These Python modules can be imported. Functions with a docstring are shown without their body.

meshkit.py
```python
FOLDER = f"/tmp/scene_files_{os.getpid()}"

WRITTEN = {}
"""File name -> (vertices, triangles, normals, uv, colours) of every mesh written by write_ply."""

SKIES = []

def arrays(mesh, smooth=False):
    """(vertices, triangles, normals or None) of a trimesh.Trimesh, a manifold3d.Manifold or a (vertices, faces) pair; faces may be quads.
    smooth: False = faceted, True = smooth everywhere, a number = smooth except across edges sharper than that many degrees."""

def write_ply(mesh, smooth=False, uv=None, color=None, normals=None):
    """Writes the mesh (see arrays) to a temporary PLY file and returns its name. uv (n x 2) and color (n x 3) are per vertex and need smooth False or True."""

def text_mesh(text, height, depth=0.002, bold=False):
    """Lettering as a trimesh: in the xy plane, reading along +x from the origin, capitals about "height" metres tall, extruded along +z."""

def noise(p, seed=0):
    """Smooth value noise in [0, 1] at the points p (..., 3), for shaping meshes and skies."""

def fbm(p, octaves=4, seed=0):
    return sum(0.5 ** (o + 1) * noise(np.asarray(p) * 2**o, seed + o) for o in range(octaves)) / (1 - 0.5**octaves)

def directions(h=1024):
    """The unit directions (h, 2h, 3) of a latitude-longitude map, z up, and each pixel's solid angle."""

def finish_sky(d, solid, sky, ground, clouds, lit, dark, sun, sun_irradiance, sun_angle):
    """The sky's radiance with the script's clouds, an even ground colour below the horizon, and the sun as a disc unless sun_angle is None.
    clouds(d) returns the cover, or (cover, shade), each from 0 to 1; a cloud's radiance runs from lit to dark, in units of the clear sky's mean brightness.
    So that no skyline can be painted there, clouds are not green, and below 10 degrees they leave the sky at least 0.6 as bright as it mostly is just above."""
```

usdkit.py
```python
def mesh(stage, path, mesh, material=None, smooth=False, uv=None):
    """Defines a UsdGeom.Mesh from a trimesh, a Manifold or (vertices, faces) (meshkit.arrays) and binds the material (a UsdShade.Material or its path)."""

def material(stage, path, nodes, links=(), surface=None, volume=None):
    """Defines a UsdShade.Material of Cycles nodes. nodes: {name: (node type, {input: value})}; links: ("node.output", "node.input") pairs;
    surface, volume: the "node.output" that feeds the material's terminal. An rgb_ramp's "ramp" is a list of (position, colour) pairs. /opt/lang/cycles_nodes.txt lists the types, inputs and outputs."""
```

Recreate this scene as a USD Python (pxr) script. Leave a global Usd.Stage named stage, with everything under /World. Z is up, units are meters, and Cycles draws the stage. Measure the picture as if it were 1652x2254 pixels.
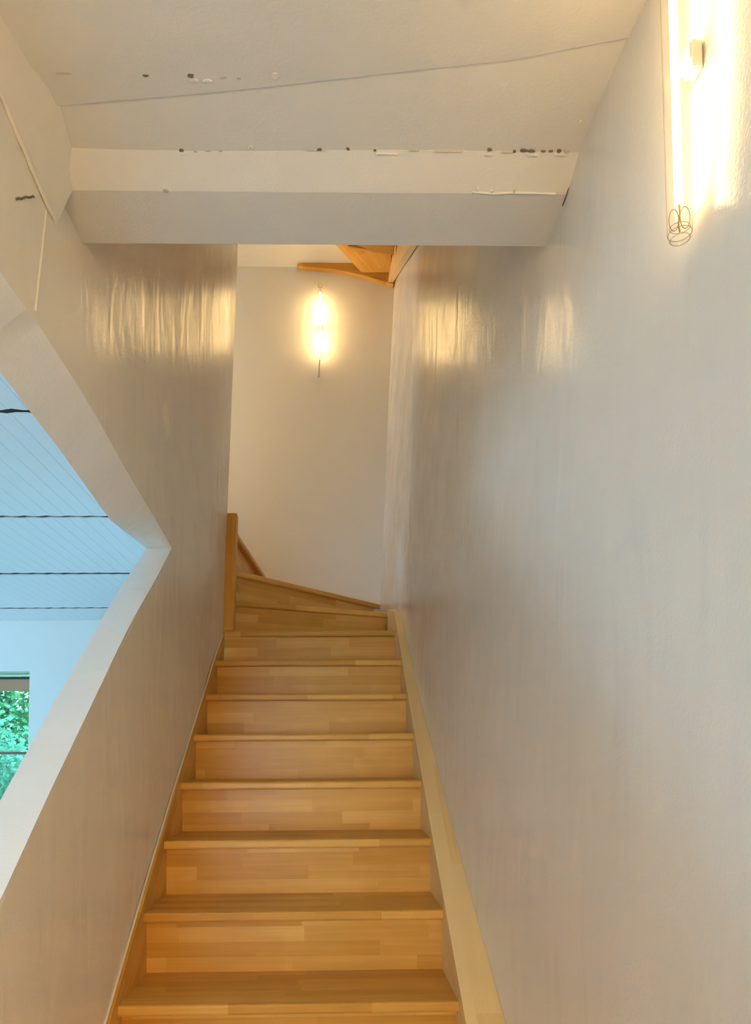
import math, random
import numpy as np, trimesh, manifold3d, usdkit
from shapely.geometry import Polygon, box as sbox
from pxr import Usd, UsdGeom, UsdLux, Gf, Sdf, UsdShade, Vt

rng = np.random.default_rng(7)
random.seed(7)
stage = Usd.Stage.CreateInMemory()
UsdGeom.SetStageUpAxis(stage, UsdGeom.Tokens.z)
UsdGeom.SetStageMetersPerUnit(stage, 1.0)
UsdGeom.Xform.Define(stage, '/World')
EYE = 1.678            # eye height; every z below is measured from the eye and lifted by EZ when written
EZ = EYE

# ------------------------------------------------------------------ camera
IMG_W, IMG_H, FPX, PPX, PPY = 1652.0, 2254.0, 1530.5, 764.93, 1585.79
YAW, PITCH, ROLL = map(math.radians, (1.1201, 2.6238, -0.4249))
cf = np.array([math.sin(YAW) * math.cos(PITCH), math.cos(YAW) * math.cos(PITCH), math.sin(PITCH)])
cr = np.array([math.cos(YAW), -math.sin(YAW), 0.0])
cu = np.cross(cr, cf)
cr, cu = math.cos(ROLL) * cr + math.sin(ROLL) * cu, -math.sin(ROLL) * cr + math.cos(ROLL) * cu
cam = UsdGeom.Camera.Define(stage, '/World/camera')
M4 = np.eye(4)
M4[0, :3], M4[1, :3], M4[2, :3], M4[3, :3] = cr, cu, -cf, (0, 0, EYE)
cam.AddTransformOp().Set(Gf.Matrix4d(*M4.ravel().tolist()))
APW = 36.0
cam.CreateHorizontalApertureAttr(APW)
cam.CreateVerticalApertureAttr(APW * IMG_H / IMG_W)
cam.CreateFocalLengthAttr(FPX / IMG_W * APW)
cam.CreateHorizontalApertureOffsetAttr((IMG_W / 2 - PPX) / IMG_W * APW)
cam.CreateVerticalApertureOffsetAttr((PPY - IMG_H / 2) / IMG_W * APW)
cam.CreateClippingRangeAttr(Gf.Vec2f(0.05, 1000))
cam.CreateExposureAttr(1.0)

# ------------------------------------------------------------------ daylight
DAY = (0.32, 0.67, 1.0)
dome = UsdLux.DomeLight.Define(stage, '/World/sky_light')
dome.CreateColorAttr(Gf.Vec3f(*DAY)); dome.CreateIntensityAttr(1.6)
LAMP_EMIT, FAR_EMIT, HALL_EMIT, LANDING_EMIT = 18.0, 37.0, 262.0, 195.0
LAMP_COL = (1.0, 0.66, 0.27)

def window_light(name, pos, target, w, h, power):
    l = UsdLux.RectLight.Define(stage, '/World/' + name)
    l.CreateWidthAttr(w); l.CreateHeightAttr(h); l.CreateIntensityAttr(power); l.CreateColorAttr(Gf.Vec3f(*DAY))
    p = Gf.Vec3d(*pos)
    m = Gf.Matrix4d().SetLookAt(p, Gf.Vec3d(*target), Gf.Vec3d(0, 0, 1)).GetInverse()
    l.AddTransformOp().Set(m)
WL = 3.0
window_light('room_window_daylight', (-1.5, -3.45, -.33 + EZ), (-1.5, 0, -.33 + EZ), 1.5, 1.7, WL * 1.6)
window_light('side_window_daylight', (-5.05, 3.1, -.25 + EZ), (0, 3.1, -.25 + EZ), 1.2, 1.4, WL * 2.0)
window_light('landing_window_daylight', (-3.35, 3.95, 2.15 + EZ), (0, 3.95, 2.15 + EZ), 0.8, 1.2, WL * .14)

# ------------------------------------------------------------------ materials
L = '/World/Looks/'
UsdGeom.Scope.Define(stage, '/World/Looks')

def plaster(name, col, rough=0.34, b1=0.012, b2=0.0006, spec=0.5, wav=(1.6, 1.6, 1.0)):
    return usdkit.material(stage, L + name, {
        'g': ('geometry', {}),
        'mp': ('mapping', {'scale': wav}),
        'n1': ('noise_texture', {'scale': 4.0, 'detail': 2.0, 'roughness': 0.5, 'distortion': 0.5}),
        'n2': ('noise_texture', {'scale': 170.0, 'detail': 2.0}),
        'b1': ('bump', {'strength': 1.0, 'distance': b1}),
        'b2': ('bump', {'strength': 0.6, 'distance': b2}),
        'n3': ('noise_texture', {'scale': 3.0, 'detail': 5.0}),
        'rr': ('map_range', {'from_min': .3, 'from_max': .7, 'to_min': rough - .04, 'to_max': rough + .05}),
        'p': ('principled_bsdf', {'base_color': col, 'specular_ior_level': spec, 'ior': 1.45}),
    }, [('g.position', 'mp.vector'), ('mp.vector', 'n1.vector'), ('g.position', 'n2.vector'), ('n1.fac', 'b1.height'), ('n2.fac', 'b2.height'),
        ('b1.normal', 'b2.normal'), ('b2.normal', 'p.normal'), ('g.position', 'n3.vector'), ('n3.fac', 'rr.value'), ('rr.result', 'p.roughness')], surface='p.BSDF')

def plain(name, col, rough=0.5, metallic=0.0, spec=0.5):
    return usdkit.material(stage, L + name, {
        'g': ('geometry', {}), 'n': ('noise_texture', {'scale': 30.0, 'detail': 3.0}),
        'mx': ('mix_color', {'blend_type': 'mix', 'a': tuple(c * .92 for c in col), 'b': col}),
        'p': ('principled_bsdf', {'roughness': rough, 'metallic': metallic, 'specular_ior_level': spec})},
        [('g.position', 'n.vector'), ('n.fac', 'mx.fac'), ('mx.result', 'p.base_color')], surface='p.BSDF')

def wood(name, tones, rough=0.32, stave=(0.36, 0.043), contrast=1.0):
    """Finger-jointed pine: staves of varying tone from the board's own st coordinates, with grain."""
    N = {
        'tc': ('texture_coordinate', {}),
        's': ('separate_xyz', {}),
        'vr': ('math', {'math_type': 'divide', 'value2': stave[1]}), 'vf': ('math', {'math_type': 'floor'}),
        'w1': ('white_noise_texture', {'dimensions': '1D'}),
        'off': ('math', {'math_type': 'multiply', 'value2': 9.0}),
        'ur': ('math', {'math_type': 'divide', 'value2': stave[0]}), 'ua': ('math', {'math_type': 'add'}), 'uf': ('math', {'math_type': 'floor'}),
        'cb': ('combine_xyz', {}), 'w2': ('white_noise_texture', {'dimensions': '2D'}),
        'gm': ('combine_xyz', {}), 'gu': ('math', {'math_type': 'multiply', 'value2': 2.2}), 'gv': ('math', {'math_type': 'multiply', 'value2': 55.0}),
        'wz': ('math', {'math_type': 'multiply', 'value2': 40.0}),
        'gn': ('noise_texture', {'scale': 1.0, 'detail': 5.0, 'roughness': .6, 'distortion': .6}),
        'bn': ('noise_texture', {'scale': 5.0, 'detail': 3.0, 'distortion': .5}),
        'm1': ('math', {'math_type': 'multiply', 'value2': 0.52 * contrast}),
        'm2': ('math', {'math_type': 'multiply_add', 'value2': 0.44}),
        'm3': ('math', {'math_type': 'multiply_add', 'value2': 0.30}),
        'r': ('rgb_ramp', {'ramp': tones}),
        'bp': ('bump', {'strength': .25, 'distance': .0008}),
        'p': ('principled_bsdf', {'roughness': rough, 'specular_ior_level': .32}),
    }
    K = [('tc.UV', 's.vector'), ('s.y', 'vr.value1'), ('vr.value', 'vf.value1'), ('vf.value', 'w1.w'), ('w1.value', 'off.value1'),
         ('s.x', 'ur.value1'), ('ur.value', 'ua.value1'), ('off.value', 'ua.value2'), ('ua.value', 'uf.value1'),
         ('uf.value', 'cb.x'), ('vf.value', 'cb.y'), ('cb.vector', 'w2.vector'),
         ('s.x', 'gu.value1'), ('s.y', 'gv.value1'), ('gu.value', 'gm.x'), ('gv.value', 'gm.y'), ('w2.value', 'wz.value1'), ('wz.value', 'gm.z'),
         ('gm.vector', 'gn.vector'), ('tc.UV', 'bn.vector'), ('w2.value', 'm1.value1'), ('gn.fac', 'm2.value1'), ('m1.value', 'm2.value3'),
         ('bn.fac', 'm3.value1'), ('m2.value', 'm3.value3'), ('m3.value', 'r.fac'), ('r.color', 'p.base_color'), ('gn.fac', 'bp.height'), ('bp.normal', 'p.normal')]
    return usdkit.material(stage, L + name, N, K, surface='p.BSDF')

def emit(name, col, strength):
    return usdkit.material(stage, L + name, {'e': ('emission', {'color': col, 'strength': strength})}, [], surface='e.emission')

WALLP = plaster('wall_paint', (0.86, 0.825, 0.76), rough=0.21, b1=0.0046, wav=(1.8, 1.8, .62))
CEILP = plaster('ceiling_paint', (0.80, 0.78, 0.735), rough=0.5, b1=0.004, wav=(1, 1, 1))
ROOMP = plaster('room_paint', (0.78, 0.79, 0.80), rough=0.5, b1=0.003, wav=(1, 1, 1))
PARAP = WALLP
BEADP = plaster('filler_paint', (0.86, 0.83, 0.77), rough=0.45, b1=0.004)
PINE = wood('pine', contrast=.78, tones=[(0.0, (.43, .197, .032)), (.35, (.585, .292, .052)), (.65, (.71, .385, .086)), (1.0, (.86, .55, .17))])
PINE_PALE = wood('pine_pale', [(0.0, (.70, .46, .18)), (.4, (.86, .62, .29)), (1.0, (.93, .75, .42))], stave=(.5, .06), contrast=.7)
PIT = plain('open_joint', (0.23, 0.19, 0.145), .9)
GREYBIT = plain('chipped_plaster', (0.60, 0.56, 0.48), .8)
WHITEBIT = plain('white_plaster_crumb', (0.84, 0.81, 0.75), .6)
FRAME = plain('window_frame_brown', (0.46, 0.26, 0.14), .5)
FRAME_DARK = plain('window_gasket', (0.03, 0.03, 0.035), .5)
RED = plain('transom_red_brown', (0.24, 0.09, 0.08), .4)
WHITEMETAL = plain('lampholder_white', (0.80, 0.79, 0.76), .35)
BRASS = plain('lamp_wire', (0.50, 0.33, 0.16), .3, .9)
FLOORM = plain('floor_tile', (0.66, 0.64, 0.60), .4)
DARK = plain('panel_backing', (0.015, 0.022, 0.03), .9)
BARK = plain('bark', (0.14, 0.10, 0.07), .9)
GRASS = plain('grass', (0.10, 0.22, 0.06), .9)
FIL, FIL_FAR, FIL_HALL = emit('lamp_filament', LAMP_COL, LAMP_EMIT), emit('lamp_filament_far', LAMP_COL, FAR_EMIT), emit('lamp_filament_hall', LAMP_COL, HALL_EMIT)
FIL_LANDING = emit('lamp_filament_landing', LAMP_COL, LANDING_EMIT)
GLASS = usdkit.material(stage, L + 'clear_glass', {
    'tm': ('mix_color', {'a': (.99, .99, .985), 'b': (.52, .46, .34)}), 't': ('transparent_bsdf', {}), 'g': ('glossy_bsdf', {'color': (1, 1, 1), 'roughness': .02}),
    'lw': ('layer_weight', {'blend': .5}), 'pw': ('math', {'math_type': 'power', 'value2': 5.0}), 'f': ('math', {'math_type': 'multiply_add', 'value2': .45, 'value3': .03}), 'm': ('mix_closure', {})},
    [('lw.facing', 'pw.value1'), ('pw.value', 'f.value1'), ('f.value', 'm.fac'), ('pw.value', 'tm.fac'), ('tm.result', 't.color'), ('t.BSDF', 'm.closure1'), ('g.BSDF', 'm.closure2')], surface='m.closure')
RIM = usdkit.material(stage, L + 'glass_rim', {
    't': ('transparent_bsdf', {'color': (.80, .74, .60)}), 'g': ('glossy_bsdf', {'color': (1, 1, 1), 'roughness': .05}), 'm': ('mix_closure', {'fac': .12})},
    [('t.BSDF', 'm.closure1'), ('g.BSDF', 'm.closure2')], surface='m.closure')
PANEL = usdkit.material(stage, L + 'grooved_panel', {
    'g': ('geometry', {}), 's': ('separate_xyz', {}), 'fx': ('math', {'math_type': 'multiply', 'value2': 1 / .052}),
    'fr': ('math', {'math_type': 'fraction'}), 'pp': ('math', {'math_type': 'subtract', 'value2': .5}), 'ab': ('math', {'math_type': 'absolute'}),
    'mr': ('map_range', {'from_min': .0, 'from_max': .05, 'to_min': 0.0, 'to_max': 1.0, 'clamp': True}),
    'b': ('bump', {'strength': .5, 'distance': .003}),
    'p': ('principled_bsdf', {'base_color': (.80, .81, .82), 'roughness': .38})},
    [('g.position', 's.vector'), ('s.x', 'fx.value1'), ('fx.value', 'fr.value1'), ('fr.value', 'pp.value1'), ('pp.value', 'ab.value1'), ('ab.value', 'mr.value'),
     ('mr.result', 'b.height'), ('b.normal', 'p.normal')], surface='p.BSDF')

def leaf_mat(name, a, b):
    return usdkit.material(stage, L + name, {
        'g': ('geometry', {}), 'r': ('rgb_ramp', {'ramp': [(0, a), (1, b)]}),
        'd': ('principled_bsdf', {'roughness': .4}), 't': ('translucent_bsdf', {}), 'm': ('mix_closure', {'fac': .4})},
        [('g.random_per_island', 'r.fac'), ('r.color', 'd.base_color'), ('r.color', 't.color'), ('d.BSDF', 'm.closure1'), ('t.BSDF', 'm.closure2')], surface='m.closure')
LEAF1 = leaf_mat('leaf_green', (.12, .36, .12), (.50, .82, .36))
LEAF2 = leaf_mat('leaf_pale', (.16, .40, .24), (.70, .90, .66))

# ------------------------------------------------------------------ helpers
used = {}
def path_for(name, parent=None):
    base = (parent.GetPath().pathString if parent else '/World') + '/' + name
    n = used.get(base, 0); used[base] = n + 1
    return base if n == 0 else f'{base}_{n:03d}'

def lift(m):
    v, f = (m.vertices, m.faces) if isinstance(m, trimesh.Trimesh) else m
    return np.asarray(v, float), np.asarray(f, int)

def obj(name, m, mat, parent=None, smooth=False, uvdirs=None, at=None):
    """One Mesh prim. Its vertices are in eye-based coordinates and are lifted to the floor-based world; a child of a placed thing is given relative to it (at)."""
    if hasattr(m, 'to_mesh'):
        mm = m.to_mesh(); m = trimesh.Trimesh(mm.vert_properties[:, :3], mm.tri_verts, process=False)
    v, f = lift(m)
    uv = None
    if uvdirs is not None:
        ud, vd, wd = [np.asarray(x, float) for x in uvdirs]
        o = rng.uniform(0, 20, 2)
        uv = np.stack([v @ ud + o[0], v @ vd + v @ wd + o[1]], 1)
    v = v + [0, 0, EZ]
    if at is not None:
        v = v - np.asarray(at)
    return usdkit.mesh(stage, path_for(name, parent), (v, f), mat, smooth=smooth, uv=uv).GetPrim()

def thing(name, loc, label=None, cat=None, kind=None):
    x = UsdGeom.Xform.Define(stage, path_for(name)); x.AddTranslateOp().Set(Gf.Vec3d(*map(float, loc)))
    return tag(x.GetPrim(), label, cat, kind)

def tag(o, label=None, cat=None, kind=None, group=None):
    for k, t in (('label', label), ('category', cat), ('kind', kind), ('group', group)):
        if t: o.SetCustomDataByKey(k, t)
    return o

def box(x0, x1, y0, y1, z0, z1, ch=0.0):
    if ch <= 0:
        b = trimesh.creation.box([x1 - x0, y1 - y0, z1 - z0]); b.apply_translation([(x0 + x1) / 2, (y0 + y1) / 2, (z0 + z1) / 2]); return b
    P = []
    for a in (0, 1, 2):
        d = [ch, ch, ch]; d[a] = 0
        for sx in (0, 1):
            for sy in (0, 1):
                for sz in (0, 1):
                    P.append([x0 + d[0] if sx == 0 else x1 - d[0], y0 + d[1] if sy == 0 else y1 - d[1], z0 + d[2] if sz == 0 else z1 - d[2]])
    return trimesh.convex.convex_hull(np.array(P))

def slab(poly, z0, z1, ch=0.006):
    """Convex plan polygon with rounded long edges."""
    p = Polygon(poly).convex_hull
    P = []
    t = (z1 - z0) / 2
    for ins, dz in ((0.0, t - ch), (ch * .3, t - ch * .3), (ch, t)):
        q = p.buffer(-ins, join_style='mitre') if ins else p
        xy = np.array(q.exterior.coords)[:-1]
        for s in (-1, 1):
            P.append(np.column_stack([xy, np.full(len(xy), (z0 + z1) / 2 + s * dz)]))
    return trimesh.convex.convex_hull(np.vstack(P))

def extrude_yz(poly, x0, x1, maxedge=None):
    """Polygon in (y, z) pushed from x0 to x1."""
    m = trimesh.creation.extrude_polygon(poly, 1.0, engine='earcut')
    v = m.vertices
    w = np.column_stack([x0 + (x1 - x0) * v[:, 2], v[:, 0], v[:, 1]])
    m = trimesh.Trimesh(w, m.faces, process=False)
    m.fix_normals()
    if maxedge:
        vv, ff = trimesh.remesh.subdivide_to_size(m.vertices, m.faces, maxedge, max_iter=12)
        m = trimesh.Trimesh(vv, ff); m.merge_vertices()
    return m

def tube(pts, r, n=8):
    pts = np.asarray(pts, float); V = []; F = []
    for i, p in enumerate(pts):
        t = pts[min(i + 1, len(pts) - 1)] - pts[max(i - 1, 0)]; t /= np.linalg.norm(t)
        a = np.cross(t, [0, 0, 1.0]) if abs(t[2]) < .95 else np.cross(t, [0, 1.0, 0]); a /= np.linalg.norm(a); b = np.cross(t, a)
        for k in range(n):
            c = 2 * math.pi * k / n; V.append(p + r * (math.cos(c) * a + math.sin(c) * b))
    for i in range(len(pts) - 1):
        for k in range(n):
            q = (k + 1) % n; F += [[i * n + k, (i + 1) * n + k, (i + 1) * n + q], [i * n + k, (i + 1) * n + q, i * n + q]]
    m = len(pts) - 1
    V += [pts[0], pts[-1]]
    for k in range(n):
        q = (k + 1) % n; F += [[len(V) - 2, k, q], [len(V) - 1, m * n + q, m * n + k]]
    t = trimesh.Trimesh(np.array(V), np.array(F), process=False); t.fix_normals(); return t

def lathe(profile, n=32):
    """(r, z) profile about z."""
    m = trimesh.creation.revolve(np.array(profile), sections=n); return m

def smoothstep(a, b, x):
    t = np.clip((x - a) / (b - a), 0, 1); return t * t * (3 - 2 * t)

# ------------------------------------------------------------------ surveyed surfaces (eye-based metres)
def x_right(y, z):
    y = np.maximum(y, .9)
    return .525 - .062 * y + .017 * z + .008 * y * z + .030 * np.exp(-((y - 1.62) / .30) ** 2) * smoothstep(.1, 1.0, z)

def x_left(y, z):
    t = smoothstep(1.9, 3.3, y)
    end = -.537 + .038 * (np.maximum(z, .45) - .6)
    front = -.557 + 0 * y
    return front * (1 - t) + end * t

CEIL, BEAMB, UPCEIL, ROOMC, YBACK, YFRONT, XROOM = 1.17, 1.11, 3.20, .858, 4.45, -3.2, -4.8
FLOORZ = -EYE
LW = .088

# ------------------------------------------------------------------ the setting
def struct(name, m, mat, parent=None, smooth=False, label=None):
    o = obj(name, m, mat, parent, smooth)
    if parent is None: tag(o, label, None, 'structure')
    return o

struct('floor', box(XROOM - .2, .9, YFRONT - .2, YBACK + .3, FLOORZ - .12, FLOORZ), FLOORM, label='tiled floor at the foot of the stairs')

# wall_left: partition between stairs and room, with the three-cornered opening over the parapet
out = [(-.60, FLOORZ), (3.36, FLOORZ), (3.36, UPCEIL), (1.515, UPCEIL), (1.515, CEIL + .05), (-1.3, CEIL + .05), (-1.3, .815), (1.10, .818), (1.250, .8165), (1.270, .8205), (1.30, .820), (1.62, .793), (2.00, .750), (2.366, .704),
       (1.98, .412), (1.602, .111), (1.19, -.228), (.12, -1.105), (-.57, FLOORZ + .02), (-.60, FLOORZ + .02)]
m = extrude_yz(Polygon(out), 0.0, LW, .14)
v = m.vertices.copy()
dep, y, z = v[:, 0] / LW, v[:, 1], v[:, 2].copy()
soff = np.interp(y, [YFRONT, .4, 1.33, 2.0, 2.366], [.816, .818, .820, .750, .704])
dz = np.interp(y, [1.10, 2.0, 2.366], [.074, .072, 0.0]) * np.clip(1 - np.abs(z - soff) / .2, 0, 1) * (y < 2.37) * (z > soff - .06) * (y > -.5)
wob = .0035 * np.sin(y * 7.3 + z * 3.1) * np.sin(z * 5.7 - y * 2.2)
xi = x_left(y, z) + wob * (z < 1.1)
xo = np.where(y < 1.35, -.557 - LW, x_left(y, np.full_like(z, .5)) - LW)
v[:, 0] = xi + (xo - xi) * dep
v[:, 2] = z - dz * dep
tag(struct('wall_left', trimesh.Trimesh(v, m.faces, process=False), WALLP, smooth=35), 'cream painted stair partition with sloping parapet and open view into blue room')

tag(struct('wall_left', box(-.645, -.56, -1.3, -.62, FLOORZ, .815), WALLP), 'partition at the end of the hall, behind the viewer')
ys = np.linspace(-1.3, 1.372, 28); V = []; F = []
for yy in ys:   # plaster cove that eases the ceiling down to the wall, lower towards the beam
    zl_ = float(np.interp(yy, [.9, 1.134, 1.281, 1.372], [1.125, 1.109, 1.078, 1.070]))
    xe = float(np.interp(yy, [.9, 1.30, 1.372], [-.44, -.50, -.51]))
    V += [(-.62, yy, CEIL + .02), (-.62, yy, zl_), (-.556, yy, zl_), (-.53, yy, zl_ + (CEIL - zl_) * .62), (xe, yy, CEIL - .0005), (xe, yy, CEIL + .02)]
for i in range(len(ys) - 1):
    for k in range(6):
        a_, b_ = i * 6 + k, i * 6 + (k + 1) % 6; F += [[a_, b_, b_ + 6], [a_, b_ + 6, a_ + 6]]
for o, sg in ((0, 1), ((len(ys) - 1) * 6, -1)):
    for k in range(1, 5): F.append([o, o + k, o + k + 1][::sg])
m = trimesh.Trimesh(np.array(V), np.array(F), process=False); m.fix_normals()
tag(struct('trim_2', m, CEILP, smooth=40), 'cream plaster cove between ceiling and left wall')

def ruled_right():
    ys = np.concatenate([np.linspace(YFRONT, .8, 12), np.linspace(.9, YBACK, 40)])
    zs = np.linspace(FLOORZ, UPCEIL, 40)
    Y, Z = np.meshgrid(ys, zs, indexing='ij')
    X = x_right(Y, Z) + .004 * np.sin(Y * 4.1 + Z * 1.7) * np.sin(Z * 2.3 + Y) * (Z > .9) * (Y > 1.6)
    n, k = Y.shape
    V = np.concatenate([np.stack([X, Y, Z], -1).reshape(-1, 3), np.stack([np.full_like(X, .70), Y, Z], -1).reshape(-1, 3)])
    F = []
    o = n * k
    idx = lambda i, j: i * k + j
    for i in range(n - 1):
        for j in range(k - 1):
            a, b, c, d = idx(i, j), idx(i + 1, j), idx(i + 1, j + 1), idx(i, j + 1)
            F += [[a, c, b], [a, d, c], [o + a, o + b, o + c], [o + a, o + c, o + d]]
    for i in range(n - 1):
        for j in (0, k - 1):
            a, b = idx(i, j), idx(i + 1, j); F += [[a, b, o + b], [a, o + b, o + a]] if j == 0 else [[a, o + b, b], [a, o + a, o + b]]
    for j in range(k - 1):
        for i in (0, n - 1):
            a, b = idx(i, j), idx(i, j + 1); F += [[a, o + b, b], [a, o + a, o + b]] if i == 0 else [[a, b, o + b], [a, o + b, o + a]]
    return trimesh.Trimesh(V, np.array(F), process=False)
tag(struct('wall_right', ruled_right(), WALLP, smooth=35), 'tall glossy cream painted wall along the right of the stairs')

# wall_back: garden wall of the house, stairwell and room, with window_1 cut through it
WX1, WZ1, WX0, WZ0 = -1.937, .531, -3.35, -.70
bw = Polygon([(XROOM - .2, FLOORZ), (.72, FLOORZ), (.72, UPCEIL + .1), (XROOM - .2, UPCEIL + .1)], [[(WX0, WZ0), (WX1, WZ0), (WX1, WZ1), (WX0, WZ1)]])
m = trimesh.creation.extrude_polygon(bw, .30, engine='earcut')
v = m.vertices; m = trimesh.Trimesh(np.column_stack([v[:, 0], YBACK + v[:, 2], v[:, 1]]), m.faces, process=False); m.fix_normals()
tag(struct('wall_back', m, CEILP), 'pale end wall behind the winding steps and around the garden window')
gp = Polygon([(YFRONT - .2, FLOORZ), (YBACK, FLOORZ), (YBACK, ROOMC + .15), (YFRONT - .2, ROOMC + .15)], [[(2.45, -1.0), (3.75, -1.0), (3.75, .5), (2.45, .5)]])
tag(struct('wall_garden', extrude_yz(gp, XROOM - .2, XROOM), ROOMP), 'white room wall left of the view')
rp = Polygon([(YFRONT - .2, FLOORZ), (YBACK, FLOORZ), (YBACK, ROOMC + .15), (YFRONT - .2, ROOMC + .15)], [[(-.4, -1.62), (2.2, -1.62), (2.2, .52), (-.4, .52)]])
rp = Polygon([(XROOM, FLOORZ), (.70, FLOORZ), (.70, CEIL + .2), (XROOM, CEIL + .2)], [[(-2.3, -1.2), (-.7, -1.2), (-.7, .55), (-2.3, .55)]])
m = trimesh.creation.extrude_polygon(rp, .2, engine='earcut'); v = m.vertices
m = trimesh.Trimesh(np.column_stack([v[:, 0], YFRONT - .2 + v[:, 2], v[:, 1]]), m.faces, process=False); m.fix_normals()
tag(struct('wall_front', m, ROOMP), 'white wall with a wide window behind the viewer')
tag(struct('wall_hall_end', box(-.645, .70, -1.40, -1.30, FLOORZ, CEIL + .05), WALLP), 'cream wall at the end of the hall behind the viewer')
tag(struct('wall_upper', box(-.645, .70, 1.42, 1.515, CEIL + .03, UPCEIL), WALLP), 'wall over the stairwell beam, upper floor')
lp = Polygon([(3.36, .95), (YBACK, .95), (YBACK, UPCEIL), (3.36, UPCEIL)], [[(3.55, 1.6), (4.3, 1.6), (4.3, 2.7), (3.55, 2.7)]])
tag(struct('wall_landing', extrude_yz(lp, -3.2, -3.05), WALLP), 'landing wall with a small window, hidden round the turn')
tag(struct('wall_landing_side', box(-3.05, -.645, 3.26, 3.36, 1.2, UPCEIL), WALLP), 'landing side wall, hidden round the turn')
tag(struct('floor', box(-3.05, -.95, 3.36, YBACK, 1.17, 1.475), FLOORM), 'upper landing floor')

# ceiling over the hall: two boards that meet in a shallow crease, and the upper ceiling
ch = thing('ceiling', (0, 0, EZ), 'cream painted hall ceiling of two boards with chipped joint', None, 'structure')
AT = (0, 0, EZ)
def wob_board(poly, z, tilt, thick):
    p = trimesh.creation.extrude_polygon(Polygon(poly), thick, engine='earcut'); v = p.vertices.copy()
    v, f = trimesh.remesh.subdivide_to_size(v, p.faces, .12, max_iter=10); q = trimesh.Trimesh(v, f); q.merge_vertices(); v = q.vertices.copy()
    v[:, 2] = z + v[:, 2] + np.where(v[:, 2] < thick / 2, tilt(v[:, 0], v[:, 1]) + .0012 * np.sin(v[:, 0] * 6) * np.cos(v[:, 1] * 5), 0)
    return trimesh.Trimesh(v, q.faces, process=False)
crease = [(-.70, 1.232), (-.598, 1.221), (-.132, 1.172), (.303, 1.119), (.488, 1.079), (.62, 1.05)]
yc = lambda x: np.interp(x, [c[0] for c in crease], [c[1] for c in crease])
obj('plaster_board', wob_board([(-.70, 1.40), (.62, 1.40)] + crease[::-1], CEIL, lambda x, y: 0 * x, .06), CEILP, ch, smooth=20, at=AT)
obj('plaster_board', wob_board(crease + [(.62, YFRONT), (-.70, YFRONT)], CEIL, lambda x, y: -.003 - (.090 * np.clip((yc(x) - y), 0, .14)) + .0, .06), CEILP, ch, smooth=20, at=AT)

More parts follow.
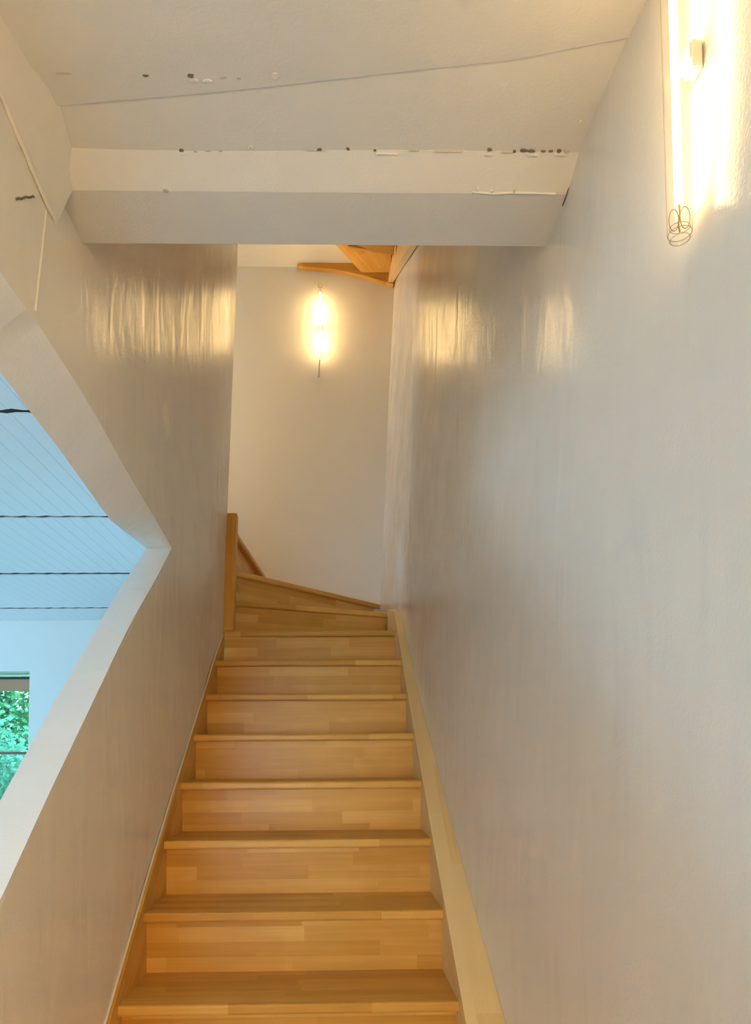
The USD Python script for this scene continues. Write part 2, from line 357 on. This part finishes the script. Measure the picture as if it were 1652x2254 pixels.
def blob(cx, cy, w, d, z, t, seed, pts=9):
    r = np.random.default_rng(seed)
    a = np.linspace(0, 2 * math.pi, pts, endpoint=False)
    rad = r.uniform(.55, 1.0, pts)
    P = Polygon(np.column_stack([cx + w / 2 * rad * np.cos(a), cy + d / 2 * rad * np.sin(a)]))
    m = trimesh.creation.extrude_polygon(P, t, engine='earcut'); m.apply_translation([0, 0, z]); return m
k = 0
for (x, y, w, d, mat) in [(-.454, 1.143, .03, .005, GREYBIT), (-.316, 1.147, .011, .007, PIT), (-.239, 1.147, .014, .013, PIT), (-.183, 1.151, .016, .007, GREYBIT), (-.158, 1.153, .008, .008, GREYBIT),
                          (-.478, 1.316, .034, .004, GREYBIT), (-.36, 1.308, .009, .006, PIT), (-.289, 1.302, .012, .012, PIT), (-.263, 1.305, .01, .006, GREYBIT), (-.238, 1.303, .014, .006, GREYBIT), (-.214, 1.303, .008, .005, GREYBIT),
                          (-.021, 1.298, .013, .008, PIT), (.034, 1.296, .009, .009, PIT), (.087, 1.299, .007, .006, PIT), (.162, 1.298, .024, .004, GREYBIT), (.309, 1.295, .012, .008, PIT), (.359, 1.298, .008, .006, PIT),
                          (.376, 1.296, .017, .010, PIT), (.391, 1.297, .017, .008, PIT), (.415, 1.297, .009, .005, PIT), (.430, 1.297, .009, .005, PIT), (.446, 1.296, .010, .012, PIT), (.461, 1.297, .012, .012, GREYBIT), (-.03, 1.300, .05, .003, GREYBIT), (.23, 1.300, .06, .003, GREYBIT), (.345, 1.3005, .03, .003, GREYBIT)]:
    zz = CEIL - .0048 - .09 * max(0, yc(x) - y) if y < yc(x) else CEIL - .0022
    obj('chipped_joint', blob(x, y, w * 1.05, d * .72, zz, .006, 100 + k), mat, ch, at=AT); k += 1
for (x, y, w, d) in [(-.095, 1.145, .013, .013), (-.212, 1.156, .02, .008), (-.154, 1.294, .011, .009), (-.236, 1.155, .018, .006), (-.286, 1.312, .018, .005), (.309, 1.305, .02, .004), (.395, 1.305, .03, .005), (.452, 1.304, .03, .004), (.11, 1.305, .05, .003), (.475, 1.20, .006, .02), (.466, 1.235, .006, .016)]:
    zz = CEIL - .0060 - .09 * max(0, yc(x) - y) if y < yc(x) else CEIL - .004
    obj('plaster_crumb', blob(x, y, w, d, zz, .006, 200 + k), WHITEBIT, ch, at=AT); k += 1
tag(struct('ceiling', box(-3.05, .62, 1.37, YBACK, UPCEIL, UPCEIL + .1), WALLP), 'ceiling high over the stairwell')

# filler bead along the left edge of the ceiling
pts = []
for i in range(34):
    t = i / 33; yy = .90 + t * .455
    pts.append((-.5535 + rng.normal(0, .0009), yy, float(np.interp(yy, [.9, 1.134, 1.281, 1.372], [1.125, 1.109, 1.078, 1.070])) + rng.normal(0, .0012)))
tag(obj('trim_3', tube([(-.5565, 1.1985 + .0059 * i, .984 + .00515 * i + rng.normal(0, .0010)) for i in range(13)], .0020, 5), PIT), 'dark ragged crack high on the left wall', None, 'structure')
tag(obj('trim_4', tube([(-.5572, 1.325 - .0038 * i, 1.066 - .0211 * i + rng.normal(0, .0006)) for i in range(12)], .0022, 6), BEADP, smooth=60), 'faint pale filled seam down the left wall by the opening', None, 'structure')
tag(obj('trim_1', tube(pts, .0045, 7), BEADP, smooth=60), 'rough pale filler bead between ceiling cove and left wall', None, 'structure')

# beam across the stairwell
BZ, BF, BB = 1.145, 1.3705, 1.5226
bm = extrude_yz(Polygon([(1.300, CEIL + .06), (1.300, CEIL), (BF - .004, BZ + .0018), (BF + .002, BZ), (BB - .003, BZ), (BB, BZ + .003), (BB, CEIL + .06)]), -.60, .50, None)
v = bm.vertices.copy()
v[:, 0] = np.where(v[:, 0] > 0, x_right(v[:, 1], v[:, 2]) + .012, v[:, 0])
bt = thing('ceiling_beam', (0, 1.39, BEAMB + EZ), 'cream painted beam across the ceiling where the stairwell opens', 'beam')
ATB = (0, 1.39, BEAMB + EZ)
obj('beam_body', trimesh.Trimesh(v, bm.faces, process=False), CEILP, bt, at=ATB)
pts = [(x, BF + .001 * math.sin(x * 60), BZ + .0004 + .0006 * math.sin(x * 91)) for x in np.linspace(.29, .462, 24)]
obj('filler_bead', tube(pts, .0026, 6), BEADP, bt, smooth=60, at=ATB)
for j, (x, y, w, d, mat) in enumerate([(-.335, 1.352, .013, .010, GREYBIT), (.330, 1.345, .008, .006, WHITEBIT), (.30, 1.340, .007, .006, WHITEBIT), (.375, 1.343, .006, .012, WHITEBIT)]):
    obj('plaster_crumb', blob(x, y + .020, w, d, BZ - .002, .006, 300 + j), mat, bt, at=ATB)
obj('plaster_crack', tube([(float(x_right(yy, zz)) - .001, yy, zz) for yy, zz in ((1.345, 1.158), (1.358, 1.152), (1.371, BZ + .001), (1.388, BZ - .0005), (1.402, BZ + .001))], .0022, 5), PIT, bt, at=ATB)

# grooved panels over the room
cp = thing('ceiling', (0, 0, EZ), 'white grooved ceiling panels with dark gaps over the room', None, 'structure')
obj('panel_backing', box(XROOM, -.652, YFRONT, YBACK, ROOMC + .0052, ROOMC + .05), DARK, cp, at=AT)
gaps = [1.721 - .787 * j for j in range(7, 0, -1)] + [1.721, 2.500, 3.300, 4.085]
hg = lambda i: .010 if edges[i] < 3 else .018
edges = [YFRONT] + [g for g in gaps if g > YFRONT + .1] + [YBACK]
for i in range(len(edges) - 1):
    y0, y1 = edges[i] + (hg(i) if i else 0), edges[i + 1] - (hg(i + 1) if i < len(edges) - 2 else 0)
    xs = np.append(np.arange(XROOM, -.665, .026), -.649)
    r = np.random.default_rng(50 + i)
    lo = [(x, y0 + (.008 if j % 3 == 0 else 0) * r.uniform(.3, 1)) for j, x in enumerate(xs)]
    hi = [(x, y1 - (.008 if j % 3 == 1 else 0) * r.uniform(.3, 1)) for j, x in enumerate(xs)]
    m = trimesh.creation.extrude_polygon(Polygon(lo + hi[::-1]), .005, engine='earcut'); m.apply_translation([0, 0, ROOMC])
    obj('panel', m, PANEL, cp, at=AT)

# ------------------------------------------------------------------ windows
def window_unit(name, label, x0, x1, z0, z1, y, bars, place=None):
    """A framed window in the xz plane at depth y."""
    w = thing(name, ((x0 + x1) / 2, y, z0 + EZ), label, None, 'structure'); A = ((x0 + x1) / 2, y, z0 + EZ)
    fw = .085
    for nm, b in (('head', (x0, x1, y, y + .07, z1 - fw, z1)), ('sill_rail', (x0, x1, y, y + .07, z0, z0 + fw)), ('stile', (x0, x0 + fw, y, y + .07, z0, z1)), ('stile', (x1 - .055, x1, y, y + .07, z0, z1))):
        obj(nm, box(*b, .006), FRAME, w, at=A)
    obj('gasket', box(x0, x1, y - .004, y + .012, z1 - .012, z1 + .004), FRAME_DARK, w, at=A)
    for (z, t) in bars:
        obj('transom', box(x0 + .03, x1 - .03, y + .02, y + .05, z - t / 2, z + t / 2, .003), RED, w, at=A)
    obj('mullion', box(x0 + (x1 - x0) * .55 - .03, x0 + (x1 - x0) * .55 + .03, y + .005, y + .065, z0 + fw, z1 - fw, .005), FRAME, w, at=A)
    obj('pane', box(x0 + .06, x1 - .05, y + .032, y + .038, z0 + .06, z1 - .06), GLASS, w, at=A)
    return w
window_unit('window_1', 'brown framed garden window with a thin red transom, seen through the opening at left', WX0 + .002, WX1 - .002, WZ0 + .002, .505, 4.57, [(.011, .016)])
def glazed(name, label, axis, pos, a0, a1, z0, z1):
    A = (pos, (a0 + a1) / 2, z0 + EZ) if axis == 'x' else ((a0 + a1) / 2, pos, z0 + EZ)
    w = thing(name, A, label, None, 'structure')
    def bx(a, b, c, d, t0=-.03, t1=.03):
        return box(pos + t0, pos + t1, a, b, c, d) if axis == 'x' else box(a, b, pos + t0, pos + t1, c, d)
    f = .07
    obj('head', bx(a0, a1, z1 - f, z1), FRAME, w, at=A); obj('sill_rail', bx(a0, a1, z0, z0 + f), FRAME, w, at=A)
    for s in (a0, (a0 + a1) / 2 - f / 2, a1 - f): obj('stile', bx(s, s + f, z0 + f, z1 - f), FRAME, w, at=A)
    obj('pane', bx(a0 + f, a1 - f, z0 + f, z1 - f, -.004, .004), GLASS, w, at=A)
glazed('window_2', 'wide room window behind the viewer', 'y', YFRONT - .1, -2.3, -.7, -1.2, .55)
glazed('window_4', 'side window of the room, left of the view', 'x', XROOM - .1, 2.45, 3.75, -1.0, .5)
glazed('window_3', 'small landing window round the turn', 'x', -3.12, 3.55, 4.3, 1.6, 2.7)

# ------------------------------------------------------------------ the staircase
RUN, RISE, Y0, Z0, XL, XR, TH = .232, .1752, 1.7717, -.6554, -.5425, .3075, .028
nose = lambda i: (Y0 + RUN * i, Z0 + RISE * i)
SO = (0, .5, 0.0)
st = thing('staircase', (0, .6, 0), 'varnished pine staircase climbing between the walls and winding left at the top', 'staircase')
AS = (0, .6, 0)
ux = ([1, 0, 0], [0, 1, 0], [0, 0, 1])
top8 = nose(8)[1] + TH
L8a, L8b, L9a, L9b, L10a, L10b = (-.512, 3.493), (.325, 3.830), (-.50, 3.580), (.318, 4.45), (-.486, 3.514), (-.425, 4.45)
for i in range(-5, 8):
    y, z = nose(i)
    if i < 7:
        tp = slab([(XL - .012, y), (XR + .012, y), (XR + .012, y + RUN + .052), (XL - .012, y + RUN + .052)], z, z + TH, .007)
    else:
        tp = slab([(XL - .004, y), (XR + .012, y), (.33, 3.86), (-.50, 3.53), (XL - .004, 3.50)], z, z + TH, .007)
    obj('tread', tp, PINE, st, uvdirs=ux, at=AS)
for i in range(-5, 8):
    y, z = nose(i)
    zb = FLOORZ if i == -5 else nose(i - 1)[1] + TH
    obj('riser', box(XL - .01, XR + .01, y + .032, y + .050, zb, z + .001), PINE, st, uvdirs=([1, 0, 0], [0, 0, 1], [0, 1, 0]), at=AS)
# winders
def wind_riser(a, b, z0, z1, off=.03, t=.018):
    a, b = np.array(a), np.array(b); d = (b - a) / np.linalg.norm(b - a); n = np.array([-d[1], d[0]])
    q = [a + n * off, b + n * off, b + n * (off + t), a + n * (off + t)]
    m = slab(q, z0, z1, .0008); return m, ([d[0], d[1], 0], [0, 0, 1], [n[0], n[1], 0])
z8, z9, z10, z11 = [nose(i)[1] for i in (8, 9, 10, 11)]
def dirs(a, b):
    d = np.array(b, float) - a; d /= np.linalg.norm(d); return ([d[0], d[1], 0], [-d[1], d[0], 0], [0, 0, 1])
YB = YBACK - .002
obj('winder_tread', slab([L8a, L8b, (.326, YB), (.27, YB), (-.505, 3.64)], z8, z8 + TH, .007), PINE, st, uvdirs=dirs(L8a, L8b), at=AS)
obj('winder_tread', slab([L9a, L9b, (.318, YB), (-.47, YB), (-.53, 3.63)], z9, z9 + TH, .007), PINE, st, uvdirs=dirs(L9a, L9b), at=AS)
obj('winder_tread', slab([L10a, L10b, (-.72, YB), (-.72, 3.45)], z10, z10 + TH, .007), PINE, st, uvdirs=dirs(L10a, L10b), at=AS)
obj('winder_tread', slab([(-.69, 3.40), (-.69, YB), (-.965, YB), (-.965, 3.40)], z11, z11 + TH, .007), PINE, st, uvdirs=dirs((-.69, 3.4), (-.69, 4)), at=AS)
for a, b, zl, zh in ((L8a, L8b, nose(7)[1] + TH, z8), (L9a, (.28, 4.41), z8 + TH, z9), (L10a, L10b, z9 + TH, z10), ((-.69, 3.40), (-.69, YB), z10 + TH, z11), ((-.93, 3.40), (-.93, YB), z11 + TH, 1.478)):
    m, u = wind_riser(a, b, zl, zh + .001)
    obj('winder_riser', m, PINE, st, uvdirs=u, at=AS)
# strings
SL = RISE / RUN
line = lambda y, o: Z0 + SL * (y - Y0) + o
tops = [(.52, line(.52, .085)), (1.70, line(1.70, .085)), (2.2, line(2.2, .062)), (3.05, line(3.05, .05)), (3.46, .705), (3.70, .765), (3.80, .785), (3.83, .775), (3.845, .745)]
bots = [(3.845, .48), (3.40, line(3.40, -.22)), (.70, FLOORZ + .002), (.52, FLOORZ + .002)]
m = extrude_yz(Polygon(tops + bots), 0, 1, .12); v = m.vertices.copy(); inn = v[:, 0] < .5
a = XR - .010 * smoothstep(3.2, 3.8, v[:, 1]); v[:, 0] = a + (x_right(v[:, 1], v[:, 2]) - .0005 - a) * v[:, 0]
tag(obj('string_board', trimesh.Trimesh(v, m.faces, process=False), PINE_PALE, st, uvdirs=([0, .8, .6], [0, -.6, .8], [1, 0, 0]), at=AS), 'wide pale string board along the right wall')
tops = [(.52, line(.52, .05)), (2.4, line(2.4, .062)), (3.0, line(3.0, .055)), (3.36, line(3.36, .045)), (3.385, line(3.385, .03))]
bots = [(3.385, line(3.385, -.22)), (.70, FLOORZ + .002), (.52, FLOORZ + .002)]
m = extrude_yz(Polygon(tops + bots), 0, 1, .12); v = m.vertices.copy(); inn = v[:, 0] < .5
a = np.maximum(XL, x_left(v[:, 1], v[:, 2]) + .006); v[:, 0] = a + (x_left(v[:, 1], v[:, 2]) - .002 - a) * v[:, 0]
tag(obj('string_board', trimesh.Trimesh(v, m.faces, process=False), PINE, st, uvdirs=([0, .8, .6], [0, -.6, .8], [1, 0, 0]), at=AS), 'narrow string board along the left wall')
# caulk line on the left string
pts = [(x_left(y, line(y, .06)) + .004, y, line(y, np.interp(y, [.5, 2.4, 3.36], [.052, .064, .046]))) for y in np.linspace(.55, 3.33, 50)]
tag(obj('sealant_bead', tube(pts, .0035, 6), BEADP, st, smooth=60, at=AS), 'pale sealant line between wall and left string')
# newel post
pb = box(-.528, -.470, 3.366, 3.424, nose(7)[1] + TH - .002, 1.176, .003); v = pb.vertices.copy(); v[:, 0] -= (1.176 - v[:, 2]) * .030
obj('newel_post', trimesh.Trimesh(v, pb.faces, process=False), PINE, st, uvdirs=([0, 0, 1], [1, 0, 0], [0, 1, 0]), at=AS)

# ------------------------------------------------------------------ upper flight, seen from below
AU = (.2, 4.2, 2.9 + EZ)
s2 = thing('staircase', AU, 'orange pine underside of an upper flight, above the far wall lamp', 'staircase')
T1 = [(.024, 4.118), (.195, 4.359), (.383, 4.400), (.37, 3.90), (-.13, 3.90)]
obj('tread', slab([(-.10, 3.94), (.195, 4.359), (.385, 4.357), (.36, 3.94)], 3.10, 3.13, .004), PINE, s2, uvdirs=dirs((.0, 4.0), (.2, 4.3)), at=AU)
obj('tread', slab([(.147, 3.891), (.252, 3.945), (.372, 3.974), (.34, 3.55), (-.05, 3.55)], 2.93, 2.96, .004), PINE, s2, uvdirs=ux, at=AU)
obj('riser', slab([(.10, 3.93), (.36, 3.99), (.36, 4.005), (.10, 3.945)], 2.955, 3.102, .001), PINE, s2, uvdirs=([1, 0, 0], [0, 0, 1], [0, 1, 0]), at=AU)
m = trimesh.creation.extrude_polygon(Polygon([(-.212, 3.192), (-.215, 3.178), (.019, 3.160), (.212, 3.118), (.417, 3.060), (.420, 3.199), (-.19, 3.199)]), .038, engine='earcut'); v = m.vertices
m = trimesh.Trimesh(np.column_stack([v[:, 0], 4.410 + v[:, 2], v[:, 1]]), m.faces, process=False); m.fix_normals()
m.vertices[:, 0] = np.minimum(m.vertices[:, 0], x_right(m.vertices[:, 1], m.vertices[:, 2]) - .004)
tag(obj('string_board', m, PINE, s2, uvdirs=([1, 0, 0], [0, 0, 1], [0, 1, 0]), at=AU), 'string board along the end wall')
m = extrude_yz(Polygon([(4.405, 3.07), (4.405, 3.20), (3.2, 2.68), (3.2, 2.43)]), 0, 1, .2); v = m.vertices.copy()
v[:, 0] = x_right(v[:, 1], v[:, 2]) - .040 + .034 * v[:, 0]
obj('string_board', trimesh.Trimesh(v, m.faces, process=False), PINE_PALE, s2, uvdirs=([0, .9, .4], [0, -.4, .9], [1, 0, 0]), at=AU)

# ------------------------------------------------------------------ wall lamps
def lamp(label, base, wall_dir, wall_gap, glow):
    """Clear tube lamp with a long filament on a holder at mid height; wall_dir points from tube to wall."""
    t = thing('wall_lamp', base, label, 'lamp')
    A = np.array(base)
    def put(name, m, mat, smooth=True):
        m = m.copy(); m.apply_translation(A - [0, 0, EZ]); return obj(name, m, mat, t, smooth=smooth, at=A)
    h, r = .25, .0155
    prof = [(.0001, -h), (.005, -h + .0004), (.010, -h + .0025), (.0138, -h + .006), (r, -h + .012), (r, h - .012), (.0138, h - .006), (.010, h - .0025), (.005, h - .0004), (.0001, h)]
    put('glass_tube', lathe(prof, 36), GLASS)
    put('filament', lathe([(.0001, -.198), (.0035, -.196), (.0055, -.188), (.0055, .188), (.0035, .196), (.0001, .198)], 20), glow)
    tor = lambda R, rr, z, tilt: (lambda m: (m.apply_transform(trimesh.transformations.rotation_matrix(tilt, [1, .35, 0])), m.apply_translation([0, 0, z]), m)[-1])(trimesh.creation.torus(R, rr, 32, 8))
    for s in (-1, 1):
        e = trimesh.util.concatenate([tor(.0144, .0006, s * (h - .012), 0), tor(.0120, .0005, s * (h - .004), 0), tor(.0125, .00055, s * (h - .020), .12)])
        put('glass_rim', e, RIM)
        a = np.linspace(0, 2 * math.pi, 26)
        w1 = [(.0075 + .0065 * math.cos(q), .001 * math.sin(q), s * (.216 + .014 * math.sin(q))) for q in a]
        w2 = [(-.0075 + .0065 * math.cos(q), .001 * math.sin(q), s * (.220 + .014 * math.sin(q))) for q in a]
        stem = [(0, 0, s * .197), (.001, 0, s * .21), (-.001, .001, s * .224), (0, 0, s * .236)]
        put('support_wire', trimesh.util.concatenate([tube(w1, .00055, 5), tube(w2, .00055, 5), tube(stem, .0012, 6)]), BRASS)
    d = np.array(wall_dir, float); n = np.array([-d[1], d[0], 0])
    def oriented(sx, sd, sz, c, ch=.004):
        b = box(-sx / 2, sx / 2, -sd / 2, sd / 2, -sz / 2, sz / 2, ch); R = np.eye(4); R[:3, 0], R[:3, 1], R[:3, 2] = n, d, [0, 0, 1]
        b.apply_transform(R); b.apply_translation(d * c); return b
    put('lamp_holder', trimesh.util.concatenate([oriented(.022, wall_gap - .0175, .04, .0165 + (wall_gap - .0175) / 2, .002), ]), WHITEMETAL, False)
    put('holder_clip', trimesh.util.concatenate([oriented(.030, .005, .022, .0150, .0012)]), WHITEMETAL, False)
    return t
yl, zl = .874, .915
gap = x_right(yl, zl) - .4577
lamp('bright tube lamp on the right wall, cut by the top of the frame', (.4577, yl, zl + EZ), (1, 0, 0), gap, FIL)
tb = lamp('small glowing tube lamp on the far end wall over the winding steps', (-.073, YBACK - .065, 2.79 + EZ), (0, 1, 0), .065, FIL_FAR)
lamp('tube lamp on the wall at the end of the hall, behind the viewer', (-.28, -1.24, -.1 + EZ), (0, -1, 0), .06, FIL_HALL)
lamp('second tube lamp on the wall at the end of the hall, nearer its middle', (.02, -1.24, -.1 + EZ), (0, -1, 0), .06, FIL_HALL)
lamp('tube lamp on the landing side wall, hidden round the turn', (-1.5, 3.42, 2.3 + EZ), (0, -1, 0), .06, FIL_LANDING)
ab = np.array((-.073, YBACK - .065, 2.79 + EZ))
cord = tube([(-.078, 4.40, 2.545), (-.082, 4.43, 2.52), (-.085, 4.446, 2.49), (-.088, 4.447, 2.455)], .0035, 6)
obj('cord', cord, GREYBIT, tb, smooth=True, at=ab)

# ------------------------------------------------------------------ garden
tag(obj('ground', box(-14, 6, YBACK + .3, 22, FLOORZ - .3, FLOORZ - .15), GRASS), 'green grass beyond the window', None, 'structure')
def tree(label, x, y, rx, ry, z0, z1, n, size, mat, seed):
    r = np.random.default_rng(seed)
    base = (x, y, FLOORZ - .15 + EZ)
    t = thing('garden_tree', base, label, 'tree')
    V, F = [], []
    clumps = r.normal(size=(60, 3)); clumps /= np.linalg.norm(clumps, axis=1, keepdims=True); clumps *= r.uniform(.35, 1.0, (60, 1))
    c = np.array([x, y, (z0 + z1) / 2]); R = np.array([rx, ry, (z1 - z0) / 2])
    for k in range(n):
        p = c + R * (clumps[r.integers(60)] + r.normal(0, .16, 3))
        a = r.normal(size=3); a[2] *= .6; a /= np.linalg.norm(a); b = np.cross(a, r.normal(size=3)); b /= np.linalg.norm(b); nn = np.cross(a, b)
        s = size * r.uniform(.6, 1.3); w = s * .32
        o = len(V)
        V += [p, p + a * s * .4 + b * w + nn * s * .06, p + a * s * .4 - b * w + nn * s * .06, p + a * s - nn * s * .12]
        F += [[o, o + 1, o + 2], [o + 1, o + 3, o + 2]]
    f = obj('foliage', (np.array(V), np.array(F)), mat, t, at=base); tag(f, kind='stuff')
    obj('trunk', tube([(x, y, FLOORZ - .17), (x + .05, y, -.6), (x - .03, y + .05, (z0 + z1) / 2)], .07, 8), BARK, t, smooth=True, at=base)
tree('leafy bright green tree nearest behind the garden window', -3.6, 7.7, 1.1, .6, -.9, 2.2, 14000, .07, LEAF1, 1)
tree('pale green shrub low under the tree behind the garden window', -2.75, 5.9, .75, .35, -1.7, .35, 7000, .06, LEAF2, 2)
tree('dense green tree further back at the left of the garden window', -6.6, 9.8, 1.5, 1.0, -1.5, 3.0, 9000, .13, LEAF1, 3)
tree('dense green tree further back at the right of the garden window', -3.3, 10.6, 1.5, 1.0, -1.6, 3.2, 9000, .13, LEAF2, 4)
